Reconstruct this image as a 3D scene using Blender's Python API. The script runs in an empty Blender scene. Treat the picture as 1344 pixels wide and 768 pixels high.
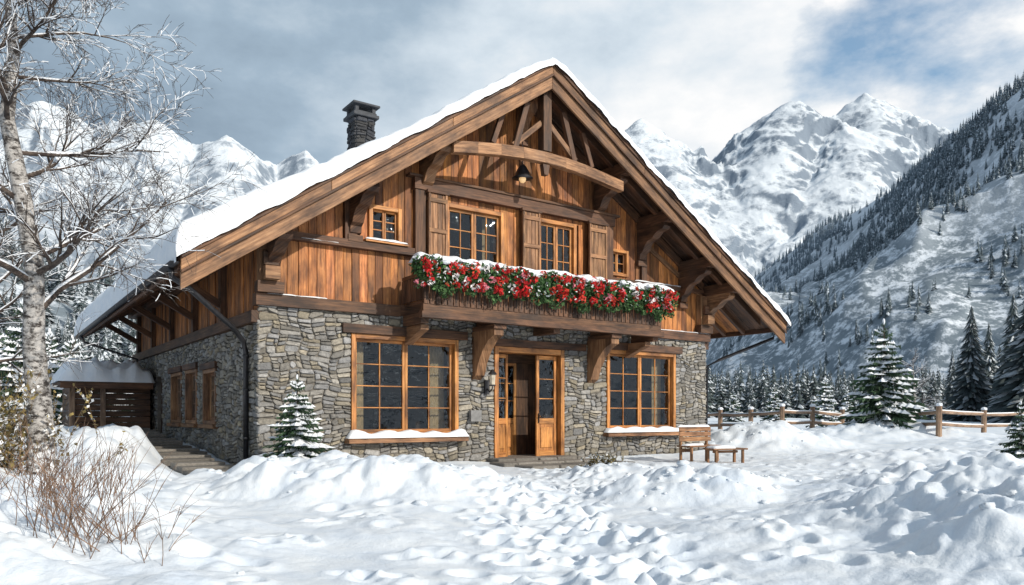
import bpy, math, random
import numpy as np
from mathutils import Vector, Matrix
random.seed(7); np.random.seed(7)
R=random.Random(11)
scene=bpy.context.scene
F=997.0; CH=1.2
# ---------------------------------------------------------------- noise
_p=np.random.RandomState(3).permutation(256); _p=np.concatenate([_p,_p,_p])
_ga=np.random.RandomState(4).rand(256)*2*np.pi
_gx=np.cos(_ga); _gy=np.sin(_ga)
def perlin(x,y):
    x=np.asarray(x,dtype=float); y=np.asarray(y,dtype=float)
    xi=np.floor(x).astype(int); yi=np.floor(y).astype(int)
    xf=x-xi; yf=y-yi; xi&=255; yi&=255
    u=xf*xf*xf*(xf*(xf*6-15)+10); v=yf*yf*yf*(yf*(yf*6-15)+10)
    def g(ix,iy,dx,dy):
        h=_p[_p[ix&255]+(iy&255)]
        return _gx[h]*dx+_gy[h]*dy
    a=g(xi,yi,xf,yf); b=g(xi+1,yi,xf-1,yf); c=g(xi,yi+1,xf,yf-1); d=g(xi+1,yi+1,xf-1,yf-1)
    return ((a+(b-a)*u)+((c+(d-c)*u)-(a+(b-a)*u))*v)*1.5
def fbm(x,y,o=4,g=.5):
    s=0;a=1
    for i in range(o):
        s=s+a*perlin(x+17.3*i,y-9.1*i); x=x*2.03; y=y*2.03; a*=g
    return s
def billow(x,y,o=3,g=.5):
    s=0;a=1
    for i in range(o):
        s=s+a*np.abs(perlin(x+7.3*i,y-5.1*i)); x=x*2.1; y=y*2.1; a*=g
    return s
def ridged(x,y,o=6,g=.55):
    s=0;a=1;w=1
    for i in range(o):
        n=(1-np.abs(perlin(x+31.7*i,y+11.9*i)))**2
        s=s+a*n*w; w=np.clip(n*1.4,0,1); x=x*2.07; y=y*2.07; a*=g
    return s
def sm(t):
    t=np.clip(t,0,1); return t*t*(3-2*t)
# ---------------------------------------------------------------- materials
def mat(name):
    m=bpy.data.materials.new(name); m.use_nodes=True
    nt=m.node_tree; b=nt.nodes['Principled BSDF']
    return m,nt,b
def nd(nt,t,**k):
    n=nt.nodes.new(t)
    for a,v in k.items(): setattr(n,a,v)
    return n
def ramp(nt,stops):
    n=nt.nodes.new('ShaderNodeValToRGB'); e=n.color_ramp.elements
    while len(e)<len(stops): e.new(0.5)
    for i,(p,c) in enumerate(stops):
        e[i].position=p; e[i].color=(c[0],c[1],c[2],1)
    return n
def mixc(nt,f,a,b,bt='MIX'):
    n=nt.nodes.new('ShaderNodeMix'); n.data_type='RGBA'; n.blend_type=bt
    for s,v in ((n.inputs[0],f),(n.inputs[6],a),(n.inputs[7],b)):
        if hasattr(v,'is_linked') or hasattr(v,'links'): nt.links.new(v,s)
        elif isinstance(v,(tuple,list)): s.default_value=(v[0],v[1],v[2],1)
        else: s.default_value=v
    return n.outputs[2]
def math_(nt,op,a,b=0.0,clamp=False):
    n=nt.nodes.new('ShaderNodeMath'); n.operation=op; n.use_clamp=clamp
    for s,v in ((n.inputs[0],a),(n.inputs[1],b)):
        if hasattr(v,'links'): nt.links.new(v,s)
        else: s.default_value=v
    return n.outputs[0]
def noise(nt,vec,scale,detail=4,rough=.55):
    n=nt.nodes.new('ShaderNodeTexNoise'); n.inputs['Scale'].default_value=scale
    n.inputs['Detail'].default_value=detail; n.inputs['Roughness'].default_value=rough
    if vec is not None: nt.links.new(vec,n.inputs['Vector'])
    return n.outputs[0]
def bump(nt,b,h,strength,dist):
    n=nt.nodes.new('ShaderNodeBump'); n.inputs['Strength'].default_value=strength; n.inputs['Distance'].default_value=dist
    nt.links.new(h,n.inputs['Height']); nt.links.new(n.outputs[0],b.inputs['Normal'])
def wood(name,dark,mid,light,rough=.65):
    m,nt,b=mat(name)
    uv=nd(nt,'ShaderNodeUVMap'); uv.uv_map='UVMap'
    mp=nd(nt,'ShaderNodeMapping'); mp.inputs['Scale'].default_value=(1.6,26,1); nt.links.new(uv.outputs[0],mp.inputs[0])
    n1=noise(nt,mp.outputs[0],1.0,7,.65)
    r=ramp(nt,[(.3,dark),(.5,mid),(.72,light)]); nt.links.new(n1,r.inputs[0])
    mp2=nd(nt,'ShaderNodeMapping'); mp2.inputs['Scale'].default_value=(1.2,3.5,1); nt.links.new(uv.outputs[0],mp2.inputs[0])
    n2=noise(nt,mp2.outputs[0],1.0,4,.6)
    r2=ramp(nt,[(.34,(.3,.27,.26)),(.58,(1.1,1.08,1.05))]); nt.links.new(n2,r2.inputs[0])
    c=mixc(nt,1.0,r.outputs[0],r2.outputs[0],'MULTIPLY')
    g=nd(nt,'ShaderNodeNewGeometry'); n3=noise(nt,g.outputs['Position'],.9,5,.65)
    r3=ramp(nt,[(.5,(0,0,0)),(.72,(.55,.55,.55))]); nt.links.new(n3,r3.inputs[0])
    c=mixc(nt,r3.outputs[0],c,tuple(.3*(dark[i]+mid[i])+.03 for i in range(3)))
    at=nd(nt,'ShaderNodeAttribute'); at.attribute_name='Col'
    c=mixc(nt,1.0,c,at.outputs[0],'MULTIPLY')
    nt.links.new(c,b.inputs['Base Color']); b.inputs['Roughness'].default_value=rough
    bump(nt,b,n1,.5,.012)
    return m
W_SID=wood('siding_wood',(.11,.038,.011),(.4,.155,.043),(.6,.28,.095))
W_HON=wood('honey_wood',(.24,.09,.022),(.52,.22,.06),(.66,.33,.11),.5)
W_DRK=wood('dark_timber',(.03,.014,.008),(.1,.045,.021),(.2,.1,.05))
W_MID=wood('barge_timber',(.1,.048,.022),(.29,.148,.07),(.46,.27,.145))
W_VRG=wood('verge_timber',(.065,.032,.014),(.19,.095,.045),(.34,.19,.095))
W_GRY=wood('weathered_timber',(.1,.065,.045),(.26,.17,.11),(.4,.28,.19))
def snowmat(name,sc=1.0,bstr=.5,dist=.04,lo=(.62,.69,.78),hi=(.74,.78,.82)):
    m,nt,b=mat(name)
    g=nd(nt,'ShaderNodeNewGeometry')
    n1=noise(nt,g.outputs['Position'],2.2*sc,6,.6); n2=noise(nt,g.outputs['Position'],34*sc,5,.7)
    r=ramp(nt,[(.3,lo),(.65,hi)]); nt.links.new(n1,r.inputs[0])
    nt.links.new(r.outputs[0],b.inputs['Base Color']); b.inputs['Roughness'].default_value=.6
    b.inputs['Specular IOR Level'].default_value=.3
    h=math_(nt,'ADD',math_(nt,'MULTIPLY',n1,1.0),math_(nt,'MULTIPLY',n2,.2))
    bump(nt,b,h,bstr,dist)
    return m
SNOW=snowmat('snow',1.0,.55,.07); SNOWR=snowmat('roof_snow',1.6,.35,.03,(.72,.77,.84),(.82,.84,.87))
def attrmat(name,rough=.8,bs=0,sc=20):
    m,nt,b=mat(name)
    at=nd(nt,'ShaderNodeAttribute'); at.attribute_name='Col'
    g=nd(nt,'ShaderNodeNewGeometry')
    n=noise(nt,g.outputs['Position'],sc,5,.65)
    r=ramp(nt,[(.3,(.6,.6,.6)),(.7,(1.2,1.19,1.17))]); nt.links.new(n,r.inputs[0])
    nt.links.new(mixc(nt,1.0,at.outputs[0],r.outputs[0],'MULTIPLY'),b.inputs['Base Color'])
    b.inputs['Roughness'].default_value=rough
    if bs: bump(nt,b,n,bs,.02)
    return m
FOL=attrmat('foliage'); STONE=attrmat('field_stone',.85,1.0,17)
def plain(name,c,rough=.5,metal=0):
    m,nt,b=mat(name)
    g=nd(nt,'ShaderNodeNewGeometry'); n=noise(nt,g.outputs['Position'],9,5,.6)
    r=ramp(nt,[(.3,tuple(x*.7 for x in c)),(.7,tuple(min(1,x*1.15) for x in c))]); nt.links.new(n,r.inputs[0])
    nt.links.new(r.outputs[0],b.inputs['Base Color'])
    b.inputs['Roughness'].default_value=rough; b.inputs['Metallic'].default_value=metal
    return m
MORT=plain('mortar',(.17,.155,.135),.95); METAL=plain('dark_metal',(.05,.05,.055),.4,.6)
DARK=plain('interior_dark',(.07,.042,.026),.9); CURT=plain('curtain_cloth',(.5,.34,.18),.9)
def glassmat():
    m,nt,b=mat('window_glass'); nt.nodes.remove(b)
    out=[n for n in nt.nodes if n.type=='OUTPUT_MATERIAL'][0]
    t=nd(nt,'ShaderNodeBsdfTransparent'); t.inputs[0].default_value=(.66,.72,.75,1)
    gl=nd(nt,'ShaderNodeBsdfGlossy'); gl.inputs['Roughness'].default_value=.02; gl.inputs['Color'].default_value=(.7,.82,.95,1)
    g=nd(nt,'ShaderNodeNewGeometry'); n=noise(nt,g.outputs['Position'],2.6,3,.5)
    bp=nd(nt,'ShaderNodeBump'); bp.inputs['Strength'].default_value=.8; bp.inputs['Distance'].default_value=.12
    nt.links.new(n,bp.inputs['Height']); nt.links.new(bp.outputs[0],gl.inputs['Normal'])
    fr=nd(nt,'ShaderNodeFresnel'); fr.inputs[0].default_value=1.6
    mx=nd(nt,'ShaderNodeMixShader'); nt.links.new(fr.outputs[0],mx.inputs[0]); nt.links.new(t.outputs[0],mx.inputs[1]); nt.links.new(gl.outputs[0],mx.inputs[2])
    nt.links.new(mx.outputs[0],out.inputs[0]); return m
GLASS=glassmat()
def barkmat(name,c1,c2,thr=.35,sn=True):
    m,nt,b=mat(name)
    g=nd(nt,'ShaderNodeNewGeometry'); mp=nd(nt,'ShaderNodeMapping'); mp.inputs['Scale'].default_value=(1,1,1.8); nt.links.new(g.outputs['Position'],mp.inputs[0])
    n=noise(nt,mp.outputs[0],9,6,.75)
    r=ramp(nt,[(.42,c1),(.56,c2)]); nt.links.new(n,r.inputs[0])
    s=nd(nt,'ShaderNodeSeparateXYZ'); nt.links.new(g.outputs['Normal'],s.inputs[0])
    f=math_(nt,'ADD',s.outputs[2],math_(nt,'MULTIPLY',math_(nt,'SUBTRACT',n,.5),1.6))
    f=math_(nt,'MULTIPLY',math_(nt,'SUBTRACT',f,thr),5,True)
    nt.links.new(mixc(nt,f,r.outputs[0],(.78,.81,.85)),b.inputs['Base Color']); b.inputs['Roughness'].default_value=.85
    bump(nt,b,n,.8,.03); return m
BARK=barkmat('birch_bark',(.035,.028,.024),(.45,.43,.41),.4)
TWIG=barkmat('twig_bark',(.03,.02,.016),(.1,.075,.06),.65)
def mountmat(name,rock,snow,forest,fz0,fz1,lo,hi,hz,hazec,sc=.01,bs=1.0):
    m,nt,b=mat(name)
    g=nd(nt,'ShaderNodeNewGeometry')
    s=nd(nt,'ShaderNodeSeparateXYZ'); nt.links.new(g.outputs['Normal'],s.inputs[0])
    p=nd(nt,'ShaderNodeSeparateXYZ'); nt.links.new(g.outputs['Position'],p.inputs[0])
    n=noise(nt,g.outputs['Position'],sc,9,.68)
    mp=nd(nt,'ShaderNodeMapping'); mp.inputs['Scale'].default_value=(1,1,.25); nt.links.new(g.outputs['Position'],mp.inputs[0])
    n2=noise(nt,mp.outputs[0],sc*5,6,.7)
    f=math_(nt,'ADD',s.outputs[2],math_(nt,'MULTIPLY',math_(nt,'SUBTRACT',n,.5),.9))
    f=math_(nt,'ADD',f,math_(nt,'MULTIPLY',math_(nt,'SUBTRACT',n2,.5),.7))
    r=ramp(nt,[(lo,rock),(hi,snow)]); nt.links.new(f,r.inputs[0]); c=r.outputs[0]
    if forest:
        zz=math_(nt,'ADD',p.outputs[2],math_(nt,'MULTIPLY',math_(nt,'SUBTRACT',n,.5),(fz1-fz0)*2.2))
        mr=nd(nt,'ShaderNodeMapRange'); mr.inputs[1].default_value=fz1; mr.inputs[2].default_value=fz0; nt.links.new(zz,mr.inputs[0])
        n3=noise(nt,g.outputs['Position'],sc*8,8,.75)
        r3=ramp(nt,[(.42,(0,0,0)),(.52,(1,1,1))]); nt.links.new(n3,r3.inputs[0])
        ff=math_(nt,'MULTIPLY',mr.outputs[0],r3.outputs[0],True)
        c=mixc(nt,ff,c,forest)
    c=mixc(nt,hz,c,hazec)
    nt.links.new(c,b.inputs['Base Color']); b.inputs['Roughness'].default_value=.9
    b.inputs['Specular IOR Level'].default_value=.1
    bump(nt,b,n,bs,.2/sc)
    return m
# ---------------------------------------------------------------- mesher
class M:
    def __init__(s): s.v=[];s.f=[];s.uv=[];s.c=[];s.mi=[];s.T=None
    def add(s,vs,fs,mi=0,col=(1,1,1),uv=None,cols=None):
        o=len(s.v)
        if s.T: s.v.extend([s.T(*p) for p in vs])
        else: s.v.extend([tuple(p) for p in vs])
        s.f.extend([tuple(i+o for i in f) for f in fs]); s.mi.extend([mi]*len(fs))
        s.uv.extend(uv if uv else [(p[0],p[2]) for p in vs])
        s.c.extend(cols if cols else [col]*len(vs))
    def box(s,a0,a1,b0,b1,z0,z1,mi=0,col=None,var=.18):
        if col is None:
            k=1+R.uniform(-var,var); col=(k,k*R.uniform(.97,1.03),k)
        ext=[a1-a0,b1-b0,z1-z0]; L=ext.index(max(ext)); o=[i for i in range(3) if i!=L]
        ru,rv=R.random()*50,R.random()*50
        vs=[(x,y,z) for x in (a0,a1) for y in (b0,b1) for z in (z0,z1)]
        uv=[(p[L]+ru,p[o[0]]+p[o[1]]+rv) for p in vs]
        s.add(vs,[(0,1,3,2),(4,6,7,5),(0,4,5,1),(2,3,7,6),(0,2,6,4),(1,5,7,3)],mi,col,uv)
    def beam(s,p0,p1,w,h,mi=0,col=None,up=(0,0,1),var=.18):
        if col is None:
            k=1+R.uniform(-var,var); col=(k,k,k)
        p0=Vector(p0);p1=Vector(p1);d=(p1-p0);L=d.length;d.normalize()
        u=Vector(up)
        if abs(d.dot(u))>.98: u=Vector((0,1,0))
        y=u.cross(d).normalized(); z=d.cross(y)
        ru,rv=R.random()*50,R.random()*50; vs=[];uv=[]
        for l in (0,L):
            for a in (-w/2,w/2):
                for b in (-h/2,h/2):
                    vs.append(tuple(p0+d*l+y*a+z*b)); uv.append((l+ru,a+b+rv))
        s.add(vs,[(0,1,3,2),(4,6,7,5),(0,4,5,1),(2,3,7,6),(0,2,6,4),(1,5,7,3)],mi,col,uv)
    def prism(s,poly,axis,lo,hi,mi=0,col=None,vert=False,var=.18):
        if col is None:
            k=1+R.uniform(-var,var); col=(k,k,k)
        n=len(poly); ru,rv=R.random()*50,R.random()*50; vs=[];uv=[]
        best=0;dx,dy=1,0
        for i in range(n):
            ex=poly[(i+1)%n][0]-poly[i][0]; ey=poly[(i+1)%n][1]-poly[i][1]; l=math.hypot(ex,ey)
            if l>best: best=l;dx,dy=ex/l,ey/l
        if vert: dx,dy=0,1
        for e in (lo,hi):
            for (p,q) in poly:
                vs.append((p,e,q) if axis=='b' else (e,p,q))
                uv.append((p*dx+q*dy+ru,-p*dy+q*dx+e+rv))
        fs=[tuple(range(n)),tuple(range(2*n-1,n-1,-1))]+[(i,(i+1)%n+0,(i+1)%n+n,i+n) for i in range(n)]
        s.add(vs,fs,mi,col,uv)
    def tube(s,pts,rad,n=6,mi=0,col=(1,1,1),cap=True):
        pts=[Vector(p) for p in pts]; vs=[];uv=[];L=0
        for i,p in enumerate(pts):
            d=(pts[min(i+1,len(pts)-1)]-pts[max(i-1,0)]).normalized()
            u=Vector((0,0,1)) if abs(d.z)<.9 else Vector((1,0,0))
            x=d.cross(u).normalized(); y=d.cross(x)
            if i: L+=(p-pts[i-1]).length
            for k in range(n):
                t=2*math.pi*k/n
                vs.append(tuple(p+(x*math.cos(t)+y*math.sin(t))*rad[i])); uv.append((L,t*rad[i]))
        fs=[(i*n+k,i*n+(k+1)%n,(i+1)*n+(k+1)%n,(i+1)*n+k) for i in range(len(pts)-1) for k in range(n)]
        if cap and n>3: fs+= [tuple(range(n)),tuple(range(len(pts)*n-1,(len(pts)-1)*n-1,-1))]
        s.add(vs,fs,mi,col,uv)
    def blob(s,c,r,mi=0,col=(1,1,1),seg=7,ring=5,j=.15):
        vs=[(c[0],c[1],c[2]+r[2])]
        for i in range(1,ring):
            ph=math.pi*i/ring
            for k in range(seg):
                t=2*math.pi*k/seg+i*.3; q=1+R.uniform(-j,j)
                vs.append((c[0]+r[0]*math.sin(ph)*math.cos(t)*q,c[1]+r[1]*math.sin(ph)*math.sin(t)*q,c[2]+r[2]*math.cos(ph)*q))
        vs.append((c[0],c[1],c[2]-r[2])); fs=[(0,1+k,1+(k+1)%seg) for k in range(seg)]
        for i in range(ring-2):
            for k in range(seg):
                a=1+i*seg; fs.append((a+k,a+seg+k,a+seg+(k+1)%seg,a+(k+1)%seg))
        e=len(vs)-1; a=1+(ring-2)*seg; fs+=[(a+(k+1)%seg,a+k,e) for k in range(seg)]
        s.add(vs,fs,mi,col)
    def build(s,name,mats,parent=None,smooth=False,bevel=0,fix=True):
        me=bpy.data.meshes.new(name); me.from_pydata(s.v,[],s.f)
        for m in mats: me.materials.append(m)
        me.polygons.foreach_set('material_index',s.mi)
        if smooth: me.polygons.foreach_set('use_smooth',[True]*len(s.f))
        ul=me.uv_layers.new(name='UVMap'); li=np.empty(len(me.loops),dtype=np.int32); me.loops.foreach_get('vertex_index',li)
        ul.data.foreach_set('uv',np.array(s.uv,dtype=np.float32)[li].ravel())
        ca=me.color_attributes.new('Col','FLOAT_COLOR','POINT')
        cc=np.ones((len(s.v),4),dtype=np.float32); cc[:,:3]=np.array(s.c,dtype=np.float32); ca.data.foreach_set('color',cc.ravel())
        if fix:
            import bmesh
            bm=bmesh.new(); bm.from_mesh(me); bmesh.ops.recalc_face_normals(bm,faces=bm.faces); bm.to_mesh(me); bm.free()
        me.update(); ob=bpy.data.objects.new(name,me); scene.collection.objects.link(ob)
        if parent: ob.parent=parent
        if bevel:
            bv=ob.modifiers.new('bevel','BEVEL'); bv.width=bevel; bv.segments=1; bv.limit_method='ANGLE'
        return ob
def npmesh(name,V,Fq,mats,cols=None,smooth=True,parent=None):
    me=bpy.data.meshes.new(name); nv=len(V); nf=len(Fq); k=Fq.shape[1]
    me.vertices.add(nv); me.vertices.foreach_set('co',V.astype(np.float32).ravel())
    me.loops.add(nf*k); me.loops.foreach_set('vertex_index',Fq.astype(np.int32).ravel())
    me.polygons.add(nf); me.polygons.foreach_set('loop_start',np.arange(0,nf*k,k,dtype=np.int32))
    try: me.polygons.foreach_set('loop_total',np.full(nf,k,dtype=np.int32))
    except Exception: pass
    me.polygons.foreach_set('use_smooth',np.full(nf,smooth,dtype=bool))
    for m in mats: me.materials.append(m)
    if cols is not None:
        ca=me.color_attributes.new('Col','FLOAT_COLOR','POINT'); cc=np.ones((nv,4),dtype=np.float32); cc[:,:3]=cols; ca.data.foreach_set('color',cc.ravel())
    me.update(calc_edges=True); me.validate()
    ob=bpy.data.objects.new(name,me); scene.collection.objects.link(ob)
    if parent: ob.parent=parent
    return ob
def grid_faces(nr,nc):
    i=np.arange(nr-1)[:,None]*nc+np.arange(nc-1)[None,:]
    return np.stack([i,i+1,i+nc+1,i+nc],-1).reshape(-1,4)
# ---------------------------------------------------------------- ground
UX,UY=.817,.577
def to_house(X,Y):
    dx=X-.445; dy=Y-19.3
    return dx*UX+dy*UY, -dx*UY+dy*UX
BANKS=[(-2.4,11.2,2.2,1.25,.54),(-3.7,12.3,1.4,1.0,.4),(-.6,11.9,1.1,.8,.26),(2.6,11.2,1.15,.85,.36),(2.0,15.4,1.0,.7,.2),(3.8,12.6,1.6,.8,.16),
 (-8.1,15.4,.9,1.9,.6),(-9.6,17.8,1.7,3,.6),(-6.5,11.6,1.5,1.1,.32),(7.9,24.5,2.2,1.4,.7),(5.2,8.6,1.7,1.5,.36),
 (5.4,6.2,1.9,3.0,.68),(7.2,10.8,2.5,2.2,.42),(-4.8,6.2,1.9,2.4,.52),(-6.2,8.8,2.2,2.0,.42),(-2.9,4.4,1.4,1.2,.12),(13.7,28,3.2,2.0,.5),(10.5,19,3,2.2,.25),
 (-4.1,14.4,.9,.6,.22),(3.6,17.9,1.2,.6,.1),(-12,25,6,6,.4),(17,20,4,5,.4),(2.4,7.3,1.0,.6,.1),(-.9,7.6,1.0,.7,.08)]
rd=np.random.RandomState(5); DENT=[]
for i in range(720):
    t=rd.rand()
    if i<420:
        cy=4.6+t*12.5; cx=.75+.35*math.sin(cy*.5)+(rd.rand()-.5)*(1.5)
    elif i<560: cx=rd.rand()*8-2.5; cy=4.5+rd.rand()*5
    else: cx=3+rd.rand()*9; cy=12+rd.rand()*10
    DENT.append((cx,cy,.08+rd.rand()*.08,.03+rd.rand()*.045))
def gh(X,Y,fine=True):
    X=np.asarray(X,dtype=float);Y=np.asarray(Y,dtype=float)
    shp=np.broadcast(X,Y).shape; X=np.broadcast_to(X,shp).ravel(); Y=np.broadcast_to(Y,shp).ravel()
    r=np.hypot(X,Y)
    bank=np.zeros_like(X); wx=X+.3*perlin(X*.8,Y*.8); wy=Y+.3*perlin(X*.8+40,Y*.8)
    for (cx,cy,rx,ry,h) in BANKS:
        d2=((wx-cx)/rx)**2+((wy-cy)/ry)**2; e=h*np.exp(-d2**1.35*.9)
        bank=np.maximum(bank,e)+.2*np.minimum(bank,e)
    z=bank+.38*sm((Y-19)/9)*sm((X-4)/5)+.25*sm((-X-4)/4)*sm((Y-8)/8)
    z+= .05*fbm(X*.35,Y*.35,3)*np.clip(1.5-r/200,0,1)
    z+= .6*fbm(X*.02,Y*.02,3)*sm((r-45)/60)+1.0*sm((r-60)/200)
    near=np.clip(1.4-r/50,0,1)
    path=np.exp(-((X-.75-.35*np.sin(Y*.5))/1.1)**2)*sm((18-Y)/3)
    z-= .08*path
    z+= np.clip(bank*1.8,.0,.6)*(billow(X*1.3+3,Y*1.3,4,.4)-.3)*.4*near
    z+= .024*(billow(X*1.9,Y*1.9,3,.5)-.35)*near*(.35+.8*sm((X+2)/5))
    a,b=to_house(X,Y)
    z+= .16*np.exp(-np.abs(b+.1)/.35)*(np.abs(a)<7)*(b<.2)
    pw=sm(1.15-np.abs(a+7.75)/.9)*sm((b+1.5)/1.5)*sm((11-b)/2); z=z*(1-pw*.9)
    dw=sm(1-np.abs(a-.1)/2.3)*sm((b+3.6)/1.4); z=z*(1-dw)-.03*dw
    ins=sm((6.9-np.abs(a+.1))/.5)*sm((b+.25)/.3)*sm((15-b)/.5); z=z*(1-ins)-.1*ins
    for (cx,cy,s,h) in DENT:
        m=(np.abs(X-cx)<s*2.6)&(np.abs(Y-cy)<s*2.6)
        if m.any():
            d=((X[m]-cx)**2+(Y[m]-cy)**2)/(s*s); z[m]+= h*(-np.exp(-d*1.6)+.4*np.exp(-(np.sqrt(d)-1.35)**2*5))
    return z.reshape(shp)
def gz(x,y): return float(gh(np.array([x]),np.array([y]))[0])
th=np.radians(np.concatenate([np.linspace(-180,-48,45)[:-1],np.linspace(-48,48,640),np.linspace(48,180,45)[1:]]))
rr=np.concatenate([np.geomspace(.3,3.5,30)[:-1],np.geomspace(3.5,30,430),np.geomspace(30,7000,150)[1:]])
RR,TT=np.meshgrid(rr,th,indexing='ij'); GX=RR*np.sin(TT); GY=RR*np.cos(TT)
GZ=gh(GX,GY)
npmesh('snow_ground',np.stack([GX,GY,GZ],-1).reshape(-1,3),grid_faces(len(rr),len(th)),[SNOW])
# ---------------------------------------------------------------- mountains
def P3(x,y,D): return ((x-672)/F*D, D, CH+(545-y)/F*D)
def ridge(X,Y,pts,slope):
    H=np.full(X.shape,-1e9); DM=np.full(X.shape,1e9)
    for (x0,y0,z0),(x1,y1,z1) in zip(pts[:-1],pts[1:]):
        dx,dy=x1-x0,y1-y0; t=np.clip(((X-x0)*dx+(Y-y0)*dy)/(dx*dx+dy*dy),0,1)
        d=np.hypot(X-x0-t*dx,Y-y0-t*dy); h=z0+t*(z1-z0)-slope*d
        H=np.maximum(H,h); DM=np.minimum(DM,d)
    return H,DM
RB=[P3(*p) for p in [(600,260,3300),(700,290,3200),(780,235,3000),(822,176,2900),(840,152,2880),(856,170,2900),(880,204,2950),(915,214,3000),(950,202,3050),(970,180,3000),(985,176,3000),(1012,144,2920),(1034,131,2900),(1048,128,2900),(1060,140,2920),(1082,157,2950),(1100,146,3050),(1116,130,3100),(1134,120,3100),(1148,126,3100),(1165,134,3100),(1180,152,3100),(1212,176,3050),(1250,196,3000),(1330,205,2900),(1500,160,2900)]]
RB2=[P3(*p) for p in [(1134,122,3100),(1150,215,2750),(1120,300,2300),(1090,380,1900)]]
RB3=[P3(*p) for p in [(840,152,2880),(875,235,2550),(905,300,2250),(900,360,2000)]]
RB4=[P3(*p) for p in [(1045,130,2900),(1010,215,2600),(1000,290,2300),(970,370,2000)]]
RC=[P3(*p) for p in [(-500,60,1700),(-200,120,1700),(-60,100,1750),(20,140,1800),(60,120,1800),(90,135,1800),(120,160,1800),(150,150,1800),(185,160,1800),(205,152,1800),(222,162,1800),(250,184,1850),(275,182,1820),(296,170,1800),(315,182,1800),(335,200,1850),(360,211,1900),(385,200,1900),(400,196,1900),(440,236,2000),(560,300,2100)]]
RC2=[P3(*p) for p in [(208,154,1800),(170,230,1500),(150,310,1250)]]
RC3=[P3(*p) for p in [(296,172,1800),(300,250,1600),(270,330,1350)]]
RC4=[P3(*p) for p in [(60,122,1800),(60,220,1450),(20,300,1150)]]
RA=[P3(*p) for p in [(1800,-60,600),(1500,10,700),(1344,104,820),(1290,150,880),(1240,190,950),(1190,236,1050),(1140,260,1150),(1095,285,1250),(1040,325,1400),(985,365,1550),(940,430,1700)]]
RD=[P3(*p) for p in [(-700,110,160),(-300,200,170),(-60,290,180),(60,345,190),(130,390,210),(200,440,240),(300,500,300)]]
def hfar(X,Y):
    H=None
    wx=X+60*fbm(X/400,Y/400,3); wy=Y+60*fbm(X/400+9,Y/400,3)
    for pts,s in ((RB,.75),(RB2,.9),(RB3,.9),(RB4,.9),(RC,.8),(RC2,.9),(RC3,.9),(RC4,.9)):
        h,d=ridge(X+(wx-X)*.2,Y+(wy-Y)*.2,pts,s)
        if H is None: H,D=h,d
        else: H=np.maximum(H,h); D=np.minimum(D,d)
    n=ridged(wx/430,wy/430,7,.53)-1.7
    n2=ridged(wx/110,wy/110,4,.5)-1.4
    return H+(n*(9+165*sm(D/400))+n2*(8+13*sm(D/200)))*np.clip((H+300)/500,0,1)
def hhill(X,Y):
    h1,d1=ridge(X,Y,RA,.84); h3,d3=ridge(X,Y,RD,.42)
    H=np.maximum(h1,h3); D=np.minimum(d1,d3*2)
    sc=np.clip(np.hypot(X,Y)/600,.12,1)
    n=ridged(X/260+3,Y/260,5,.42)-1.4
    return H+n*(8+34*sm(D/200))*sc
def polar(name,fn,t0,t1,nt_,r0,r1,nr,mats):
    th=np.radians(np.linspace(t0,t1,nt_)); rr=np.geomspace(r0,r1,nr)
    RR,TT=np.meshgrid(rr,th,indexing='ij'); X=RR*np.sin(TT);Y=RR*np.cos(TT); Z=np.maximum(fn(X,Y),-25)
    return npmesh(name,np.stack([X,Y,Z],-1).reshape(-1,3),grid_faces(nr,nt_),mats)
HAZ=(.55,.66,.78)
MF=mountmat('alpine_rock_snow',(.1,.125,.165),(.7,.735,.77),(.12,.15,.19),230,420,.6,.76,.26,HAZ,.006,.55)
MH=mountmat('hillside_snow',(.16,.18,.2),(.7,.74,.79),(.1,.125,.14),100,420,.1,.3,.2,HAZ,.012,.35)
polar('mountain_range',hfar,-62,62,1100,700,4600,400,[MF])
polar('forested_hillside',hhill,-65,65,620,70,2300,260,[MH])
# ---------------------------------------------------------------- distant forest
def lowtree(seed,tiers,k,sf=.35,fine=False):
    r=np.random.RandomState(seed); V=[];Fc=[];C=[]
    def quad(p,c):
        o=len(V); V.extend(p); Fc.append((o,o+1,o+2,o+3)); C.extend([c]*4)
    for i in range(tiers):
        f=i/(tiers-1); z=.06+.94*f; rad=.19*(1-f)**.85+.01
        for j in range(k):
            t=2*math.pi*(j+r.rand()*.8)/k+i; rd_=rad*(.55+.7*r.rand()); w=.55*2*math.pi/k*1.3
            dp=.28 if fine else .4
            if fine:
                s0=.25*rd_; tp=(s0*math.cos(t),s0*math.sin(t),z+.012)
                tip=(rd_*math.cos(t),rd_*math.sin(t),z-.015-dp*rd_-.02*r.rand())
                l=(rd_*.65*math.cos(t-w*.8),rd_*.65*math.sin(t-w*.8),z-.012-dp*.9*rd_); q=(rd_*.65*math.cos(t+w*.8),rd_*.65*math.sin(t+w*.8),z-.012-dp*.9*rd_)
            else:
                tp=(0,0,z+.07); tip=(rd_*math.cos(t),rd_*math.sin(t),z-.06-.05*r.rand()-.4*rad)
                l=(rd_*.6*math.cos(t-w),rd_*.6*math.sin(t-w),z-.04-.25*rad); q=(rd_*.6*math.cos(t+w),rd_*.6*math.sin(t+w),z-.04-.25*rad)
            sn=r.rand()<sf
            g=.6+.8*r.rand(); quad([tp,l,tip,q],(.58,.63,.68) if sn else (.035*g,.052*g,.048*g))
    if fine:
        quad([(-.012,0,0),(.012,0,0),(.003,0,.98),(-.003,0,.98)],(.04,.03,.025)); quad([(0,-.012,0),(0,.012,0),(0,.003,.98),(0,-.003,.98)],(.04,.03,.025))
    return np.array(V),np.array(Fc),np.array(C)
LT=[lowtree(s,9,6,.2) for s in range(5)]; MT=[lowtree(s+20,26,9,.4,True) for s in range(4)]
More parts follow.
